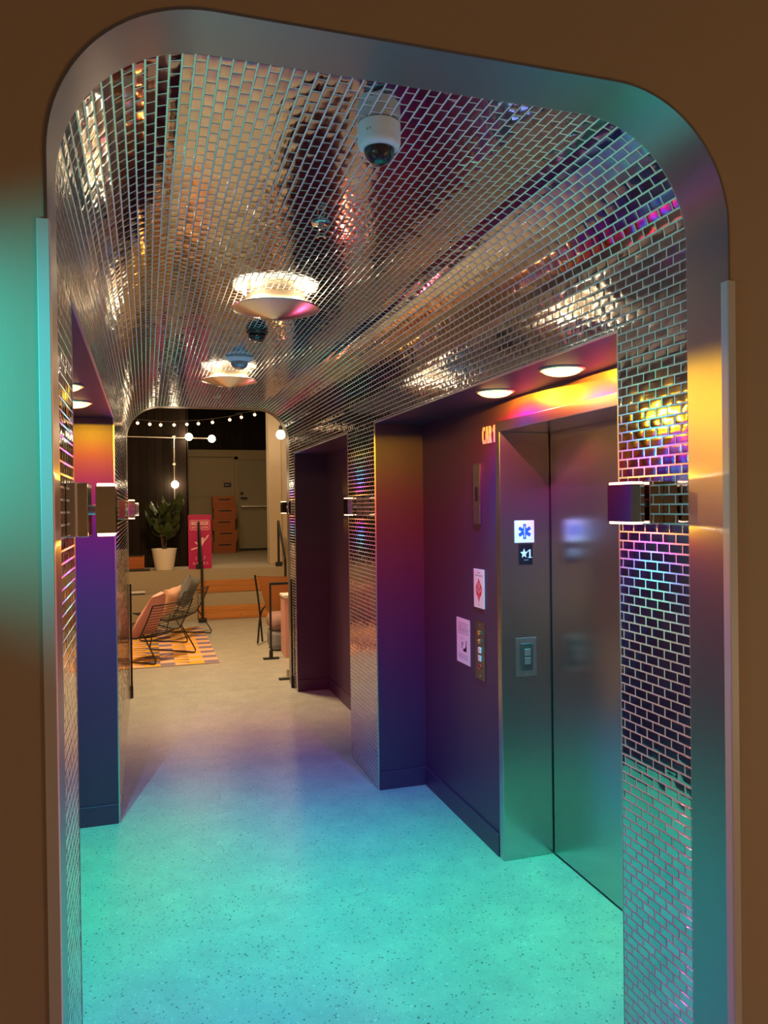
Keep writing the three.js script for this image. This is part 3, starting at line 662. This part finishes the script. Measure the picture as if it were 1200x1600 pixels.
{   // plant
  const g = thing('potted_plant', 'dark leafy fig plant in a white tapered pot', 'plant', [0.26, PH, 12.62]);
  const pot = add('pot', lathe([[0.0001, 0], [0.135, 0], [0.14, 0.005], [0.19, 0.32], [0.195, 0.335], [0.18, 0.335], [0.172, 0.3], [0.0001, 0.3]], 40), M.pot, g);
  add('soil', lathe([[0.0001, 0.305], [0.17, 0.302]], 24), M.soil, pot);
  seed = 77;
  for (let s = 0; s < 3; s++) {
    const a = s * 2.1 + 0.4, top = [0.05 + 0.14 * Math.cos(a), 0.98 - 0.1 * s, 0.14 * Math.sin(a)];
    const pts = [[0.02 * Math.cos(a), 0.29, 0.02 * Math.sin(a)], [0.06 * Math.cos(a), 0.6, 0.06 * Math.sin(a)], top];
    add('stem', rod(pts, 0.01), M.stem, g);
    for (let i = 0; i < 10; i++) {
      const t = 0.25 + 0.75 * i / 9, cx = pts[0][0] + (top[0] - pts[0][0]) * t, cy = 0.33 + (top[1] - 0.33) * t, cz = pts[0][2] + (top[2] - pts[0][2]) * t, ang = i * 2.4 + s, L = rr(0.26, 0.38), W = L * 0.36;
      const lf = new THREE.PlaneGeometry(W * 2, L, 6, 8); const p = lf.attributes.position;
      for (let k = 0; k < p.count; k++) { const v = (p.getY(k) + L / 2) / L, u = p.getX(k) / W; const prof = Math.sin(Math.PI * Math.pow(Math.max(0, v), 0.75)) * (0.75 + 0.25 * v); const x = u * W * Math.max(0.03, prof); p.setXYZ(k, x, 0.02 + v * L, 0.25 * Math.abs(x) - 0.22 * v * v * L + 0.008 * Math.sin(v * 18)); }
      lf.computeVertexNormals(); lf.rotateX(rr(0.5, 1.15)); lf.rotateY(ang); lf.translate(cx, cy, cz);
      add('leaf', lf, M.leaf, g);
    }
  }
}
{
  const g = thing('side_console', 'small brown wooden cabinet at the left end of the platform', 'cabinet', [-0.3, PH, 12.8]);
  add('body', bx(-0.28, 0.26, 0.02, 0.22, -0.14, 0.14, 0.006), M.crate, g); add('top', bx(-0.29, 0.24, 0.22, 0.235, -0.15, 0.15, 0.004), M.black, g); add('plinth', bx(-0.26, 0.24, 0, 0.02, -0.13, 0.13), M.black, g);
  const t = thing('patterned_tray', 'flat black and white patterned tray on the platform edge', 'tray', [-0.2, PH, 12.52]);
  add('tray_base', bx(-0.3, 0.24, 0, 0.035, -0.05, 0.06, 0.008), M.black, t);
  const pt = new THREE.PlaneGeometry(0.5, 0.09).rotateX(-Math.PI / 2).translate(-0.02, 0.036, 0);
  seed = 5; add('pattern', pt, std({ map: color(canvas(256, 48, (c) => { c.fillStyle = '#151515'; c.fillRect(0, 0, 256, 48); c.fillStyle = '#bbb6aa'; for (let i = 0; i < 40; i++) { c.beginPath(); c.arc(rnd() * 256, rnd() * 48, rr(2, 7), 0, 7); c.fill(); } })), roughness: 0.5 }), t);
  const m = thing('magazine_pile', 'small pile of magazines on the concrete ledge', 'magazines', [-0.16, 0.43, 12.26]);
  for (let i = 0; i < 3; i++) add('magazine', bx(-0.16, 0.12, i * 0.014, i * 0.014 + 0.012, -0.11, 0.1, 0.002), [M.black, M.grey, M.white][i], m).rotation.y = 0.1 * i;
}
// handrails at the steps
function handrail(x, label) {
  const g = thing('handrail', label, 'handrail', [x, 0, ZS], 0, 'black handrails of the lounge steps');
  const P = (y, Z) => new THREE.Vector3(0, y, -Z);
  add('upper_post', bar(P(PH, 0.42), P(1.5, 0.42), 0.02), M.blackMetal, g); add('upper_foot', bx(-0.05, 0.05, PH, PH + 0.07, 0.37, 0.47, 0.005), M.blackMetal, g);
  add('rail', bar(P(1.5, 0.42), P(0.9, -0.2), 0.018), M.blackMetal, g);
  add('lower_post', bar(P(0.0, -0.2), P(0.9, -0.2), 0.02), M.blackMetal, g); add('lower_foot', bx(-0.06, 0.06, 0, 0.06, -0.26, -0.14, 0.005), M.blackMetal, g);
}
handrail(0.79, 'black steel handrail left of the wooden steps');
handrail(2.06, 'black steel handrail right of the wooden steps');
// conduit lamps
{
  const g = thing('conduit_lamp', 'exposed pipe wall lamp with three glowing globe bulbs', 'wall lamp', [0.45, PH, 13.17]);
  const y = 2.91 - PH;
  add('horizontal_pipe', bar(new THREE.Vector3(-1.6, y, 0), new THREE.Vector3(0.62, y - 0.02, 0), 0.012), M.edge, g);
  add('vertical_pipe', bar(new THREE.Vector3(0, 0.95, 0), new THREE.Vector3(0, y, 0), 0.012), M.edge, g);
  for (const [yy, xx] of [[y, 0], [y - 0.45, 0], [1.02, 0]]) add('clamp', new RoundedBoxGeometry(0.05, 0.03, 0.04, 2, 0.004).translate(xx, yy, 0), M.edge, g);
  for (const [x, yy] of [[0.24, y - 0.004], [0.61, y - 0.03], [0.008, 2.12 - PH]]) {
    const s = add('globe_bulb', new THREE.SphereGeometry(0.062, 24, 16).translate(x, yy, 0.06), M.globe, g);
    add('socket', bar(new THREE.Vector3(x, yy, 0), new THREE.Vector3(x, yy, 0.02), 0.025), M.blackMetal, s);
    lampPoint(g, x, yy, 0.06, rgb(1, 0.72, 0.42), POWER.globe, 2);
  }
  const h = thing('pendant_bulb', 'single hanging globe bulb in front of the beige column', 'pendant lamp', [2.08, 2.89, 12.3]);
  add('bulb', new THREE.SphereGeometry(0.075, 24, 16), M.globe, h); add('socket', bar(new THREE.Vector3(0, 0.07, 0), new THREE.Vector3(0, 0.14, 0), 0.03), M.blackMetal, h); add('cable', bar(new THREE.Vector3(0, 0.14, 0), new THREE.Vector3(0, 1.41, 0), 0.006), M.blackMetal, h);
  lampPoint(h, 0, 0, 0, rgb(1, 0.75, 0.45), POWER.globe, 3);
}
{   // string lights
  const pts = [[-0.096, 2.894], [0.062, 2.88], [0.205, 2.874], [0.383, 2.877], [0.554, 2.889], [0.71, 2.901], [0.902, 2.923], [1.141, 2.964], [1.303, 3.003], [1.492, 3.044]];
  const g = thing('string_lights', 'string of ten small warm bulbs across the lounge ceiling', 'string lights', [0, 0, 11]);
  add('cable', rod([[-3, 3.2, 0], ...pts.map(([x, y]) => [x, y + 0.05, 0]), [4.5, 3.5, 0]], 0.005), M.blackMetal, g);
  for (const [x, y] of pts) { const b = add('bulb', new THREE.SphereGeometry(0.02, 14, 10).translate(x, y, 0), M.mini, g); add('socket', new THREE.CylinderGeometry(0.014, 0.014, 0.035, 10).translate(x, y + 0.034, 0), M.blackMetal, b); }
}
// overhead lounge lamps
for (const [x, Z, k, l] of [[0.5, 8.35, 1, 'round pendant lamp high above the rug'], [1.2, 15, 0.06, 'round pendant lamp high above the platform']]) {
  const g = thing('pendant_lamp', l, 'pendant lamp', [x, 3.95, Z]);
  add('shade', lathe([[0.05, 0.16], [0.3, 0], [0.31, 0], [0.06, 0.17]], 40), M.blackMetal, g);
  add('cable', bar(new THREE.Vector3(0, 0.16, 0), new THREE.Vector3(0, 0.35, 0), 0.006), M.blackMetal, g);
  add('diffuser', lathe([[0.0001, -0.01], [0.28, -0.008], [0.28, 0.01], [0.0001, 0.01]], 32), M.panelGlow, g);
  const s = new THREE.RectAreaLight(rgb(1, 0.61, 0.29), POWER.lounge * k, 0.5, 0.5); s.position.set(0, -0.02, 0); s.rotation.x = -Math.PI / 2; s.name = 'pendant_light'; g.add(s);
}
// rug
{
  seed = 31;
  const cols = 14, rowsN = 18, cw = 64, rh = 40;
  const Y = '#e2ab22', K = '#e3b18c', L = '#7d7590', T = '#8a6a58';
  const map = color(canvas(cols * cw, rowsN * rh, (c) => {
    for (let i = 0; i < cols; i++) for (let j = 0; j < rowsN; j++) {
      const kind = (cols - 1 - i) % 6, odd = j % 2, x = i * cw, y = j * rh;
      c.fillStyle = [odd ? L : K, odd ? Y : K, odd ? K : Y, odd ? L : K, odd ? Y : L, odd ? K : Y][kind]; c.fillRect(x, y, cw, rh);
      if (kind === 2 || kind === 5) { c.fillStyle = odd ? Y : K; c.beginPath(); c.moveTo(x, y + rh); c.lineTo(x + cw, y + rh); c.lineTo(x + cw, y + rh * 0.6); c.fill(); c.fillStyle = T; c.beginPath(); c.moveTo(x, y); c.lineTo(x + cw, y); c.lineTo(x + cw, y + rh * 0.5); c.fill(); }
      if (kind === 4) { c.fillStyle = T; c.beginPath(); c.moveTo(x, y); c.lineTo(x + cw, y); c.lineTo(x + cw, y + rh * 0.3); c.fill(); }
    }
    for (let i = 0; i < 60000; i++) { c.fillStyle = rnd() < 0.5 ? 'rgba(255,240,220,0.08)' : 'rgba(60,40,30,0.08)'; c.fillRect(rnd() * cols * cw, rnd() * rowsN * rh, 2, 1); }
  }));
  const g = thing('area_rug', 'patterned yellow, pink and lavender rug under the wire chairs', 'rug', [0, 0, 0]);
  const w = 2.2, d = 2.75, x0 = 0.755 - w;
  add('pile', bx(x0, 0.755, 0, 0.012, 8.7, 8.7 + d, 0.004), std({ color: rgb(0.5, 0.4, 0.32), roughness: 1 }), g);
  const top = new THREE.PlaneGeometry(w - 0.01, d - 0.01).rotateX(-Math.PI / 2).translate(x0 + w / 2, 0.0125, -(8.7 + d / 2));
  add('woven_pattern', top, std({ map, roughness: 1 }), g);
}
// wire lounge chairs, facing local -x
function wireChair(label, x, Z, turn) {
  const g = thing('wire_chair', label, 'chair', [x, 0.019, Z], turn, 'black wire lounge chairs on the rug');
  const W = 0.36, r = 0.008;
  const prof = [[-0.4, 0.36], [-0.28, 0.33], [-0.1, 0.295], [0.06, 0.27], [0.13, 0.29], [0.19, 0.38], [0.26, 0.51], [0.32, 0.64]];
  const at = (t) => { const s = t * (prof.length - 1), i = Math.min(prof.length - 2, Math.floor(s)), f = s - i; return [prof[i][0] + (prof[i + 1][0] - prof[i][0]) * f, prof[i][1] + (prof[i + 1][1] - prof[i][1]) * f]; };
  for (const s of [-1, 1]) add('side_rail', rod(prof.map(([a, b]) => [a, b, s * W]), r), M.blackMetal, g);
  const wires = (t0, t1, n) => { const l = []; for (let i = 0; i <= n; i++) { const [a, b] = at(t0 + (t1 - t0) * i / n), pts = []; for (let k = -4; k <= 4; k++) pts.push([a + 0.05 * (1 - (k / 4) ** 2) * (t0 > 0.5 ? 1 : 0.1), b - (t0 > 0.5 ? 0 : 0.03) * (1 - (k / 4) ** 2), W * k / 4]); l.push(rod(pts, i % n ? 0.004 : r, false, 6)); } return merged(l); };
  add('seat_wires', wires(0, 0.48, 12), M.blackMetal, g);
  add('back_wires', wires(0.55, 1, 13), M.blackMetal, g);
  for (const s of [-1, 1]) add('sled_leg', rod([[-0.22, 0.32, s * W * 0.95], [-0.3, 0.06, s * W], [-0.29, 0.009, s * W], [-0.1, 0.009, s * W], [0.2, 0.009, s * W], [0.33, 0.009, s * W], [0.34, 0.06, s * W], [0.17, 0.32, s * W * 0.95]], r), M.blackMetal, g);
  return g;
}
wireChair('black wire lounge chair with a pink fleece, nearer to the corridor', 0.03, 9.25, -0.68);
wireChair('black wire lounge chair with a grey cushion, farther from the corridor', 0.34, 10.55, -0.5);
function pillow(name, label, w, h, t, mat, p, rot) {
  const n = 14, g = new THREE.BoxGeometry(w, h, t, n, n, 4), q = g.attributes.position;
  for (let i = 0; i < q.count; i++) {
    const u = q.getX(i) / w * 2, v = q.getY(i) / h * 2, k = Math.sqrt(Math.max(0, 1 - Math.abs(u) ** 3)) * Math.pow(Math.max(0, 1 - Math.abs(v) ** 3), 0.5);
    q.setXYZ(i, q.getX(i) * (1 - 0.09 * (1 - v * v)), q.getY(i) * (1 - 0.09 * (1 - u * u)), q.getZ(i) * (0.06 + k) + 0.008 * Math.sin(u * 5 + v * 3) * k);
  }
  g.computeVertexNormals();
  const o = add(name, g, mat); o.position.copy(V(...p)); o.rotation.order = 'YXZ'; o.rotation.set(...rot);
  return tag(o, label, 'cushion');
}
{
  // pink fleece over the near chair: a soft folded sheet lying against the front of the backrest
  const g = new THREE.BoxGeometry(0.44, 0.56, 0.07, 16, 20, 3), q = g.attributes.position;
  for (let i = 0; i < q.count; i++) { const x = q.getX(i), y = q.getY(i), z = q.getZ(i), v = y / 0.56 + 0.5, e = 1 - Math.abs(x / 0.22) ** 4 * 0.8; q.setXYZ(i, x * (1 - 0.45 * v * v) + 0.02 * Math.sin(y * 11), y - 0.05 * v * (x / 0.22) ** 2, z * e * (0.55 + 0.6 * Math.sin(Math.PI * v)) + 0.012 * Math.sin(x * 14 + y * 9)); }
  g.computeVertexNormals();
  const o = add('fleece_throw', g, M.pink); o.rotation.order = 'YXZ'; o.rotation.set(0.5, Math.PI / 2 - 0.68, 0);
  const c = -0.68, lx = 0.115, lz = 0.13; o.position.set(0.03 + lx * Math.cos(c) + lz * Math.sin(c), 0.535, -9.25 - lx * Math.sin(c) + lz * Math.cos(c));
  tag(o, 'pink fleece throw draped over the nearer wire chair', 'throw');
}
pillow('cushion', 'blush pink cushion between the pink fleece and the grey cushion', 0.42, 0.42, 0.13, M.blush, [0.25, 0.52, 10.3], [0.42, 1.07, 0.05]);
pillow('cushion', 'grey cushion leaning on the farther wire chair', 0.44, 0.46, 0.15, M.grey, [0.5, 0.6, 10.72], [0.48, 1.07, -0.25]);
// right side of the lounge
{
  const g = thing('black_stand', 'thin black stand with a T foot in front of the leather chair', 'stand', [1.33, 0, 8.72]);
  const q = (x, y, Z) => new THREE.Vector3(x, y, -Z);
  add('foot', bx(-0.09, 0.09, 0, 0.018, -0.03, 0.03, 0.004), M.blackMetal, g); add('socket', bx(-0.02, 0.02, 0.018, 0.1, -0.02, 0.02, 0.004), M.blackMetal, g);
  add('post', bar(q(0, 0.02, 0), q(0, 0.86, 0), 0.012), M.blackMetal, g); add('arm', bx(0, 0.3, 0.84, 0.87, -0.02, 0.02, 0.004), M.blackMetal, g);
  const c = thing('leather_chair', 'orange leather sling chair at the right edge of the far opening', 'chair', [1.68, 0, 9.75], 1.05);
  const sl = rod([[-0.1, 0.02, 0], [-0.2, 0.5, 0], [-0.32, 0.88, 0]], 0.013);
  add('frame_leg', sl.clone().translate(0, 0, 0.28), M.blackMetal, c); add('frame_leg', sl.translate(0, 0, -0.28), M.blackMetal, c);
  add('frame_leg', rod([[-0.26, 0.02, 0.28], [-0.12, 0.4, 0.28], [0.3, 0.5, 0.28]], 0.013), M.blackMetal, c); add('frame_leg', rod([[-0.26, 0.02, -0.28], [-0.12, 0.4, -0.28], [0.3, 0.5, -0.28]], 0.013), M.blackMetal, c);
  const s = new THREE.PlaneGeometry(0.5, 1, 6, 24), p = s.attributes.position, path = new THREE.CatmullRomCurve3([[-0.36, 0.9], [-0.26, 0.82], [-0.12, 0.58], [0, 0.42], [0.2, 0.4], [0.42, 0.46]].map(([a, b]) => new THREE.Vector3(a, b, 0)));
  for (let i = 0; i < p.count; i++) { const t = 0.5 - p.getY(i), c0 = path.getPoint(Math.min(1, Math.max(0, t))), z = p.getX(i); p.setXYZ(i, c0.x, c0.y - 0.12 * (0.25 - z * z), z); }
  s.computeVertexNormals(); const back = s.clone().translate(0.004, -0.006, 0);
  add('leather_sling', merged([s, back]), std({ color: rgb(0.55, 0.22, 0.045), roughness: 0.45, side: THREE.DoubleSide }), c);
  const k = thing('rose_cabinet', 'narrow rose coloured cabinet side at the right edge of the far opening', 'cabinet', [1.6, 0, 8.8]);
  add('body', bx(-0.1, 0.5, 0, 0.68, -0.07, 0.25, 0.006), M.rosePanel, k); add('top', bx(-0.11, 0.51, 0.68, 0.71, -0.08, 0.26, 0.006), M.white, k);
  add('edge_strip', bx(-0.106, -0.1, 0.01, 0.68, -0.07, -0.04), M.blush, k);
  const f = thing('floor_pouf', 'mauve and charcoal floor pouf behind the rose cabinet', 'pouf', [1.62, 0, 9.35]);
  add('lower', new RoundedBoxGeometry(0.44, 0.26, 0.4, 4, 0.08).translate(0, 0.13, 0), M.grey, f); add('upper', new RoundedBoxGeometry(0.46, 0.2, 0.42, 4, 0.09).translate(0, 0.34, 0), M.mauve, f);
}
for (const [x, Z, l] of [[XL + 0.013, ZT1 + 0.02, 'slim black post at the left foot of the far opening'], [XR - 0.013, ZT1 - 0.1, 'slim black post at the right foot of the far opening']]) {
  const g = thing('barrier_post', l, 'post', [x, 0, Z], 0, 'slim black posts of the far opening');
  add('post', new RoundedBoxGeometry(0.018, 1.04, 0.018, 1, 0.003).translate(0, 0.52, 0), M.blackMetal, g); add('foot', new RoundedBoxGeometry(0.024, 0.11, 0.03, 1, 0.003).translate(0, 0.055, 0), M.blackMetal, g);
}
{
  const g = thing('floor_stop', 'flat black floor stop beside the right post of the far opening', 'door stop', [1.33, 0, 7.64]);
  add('plate', bx(-0.09, 0.04, 0, 0.015, -0.03, 0.03, 0.004), M.blackMetal, g); add('block', bx(-0.015, 0.03, 0.015, 0.1, -0.025, 0.025, 0.005), M.edge, g);
}

renderer.render(scene, camera);
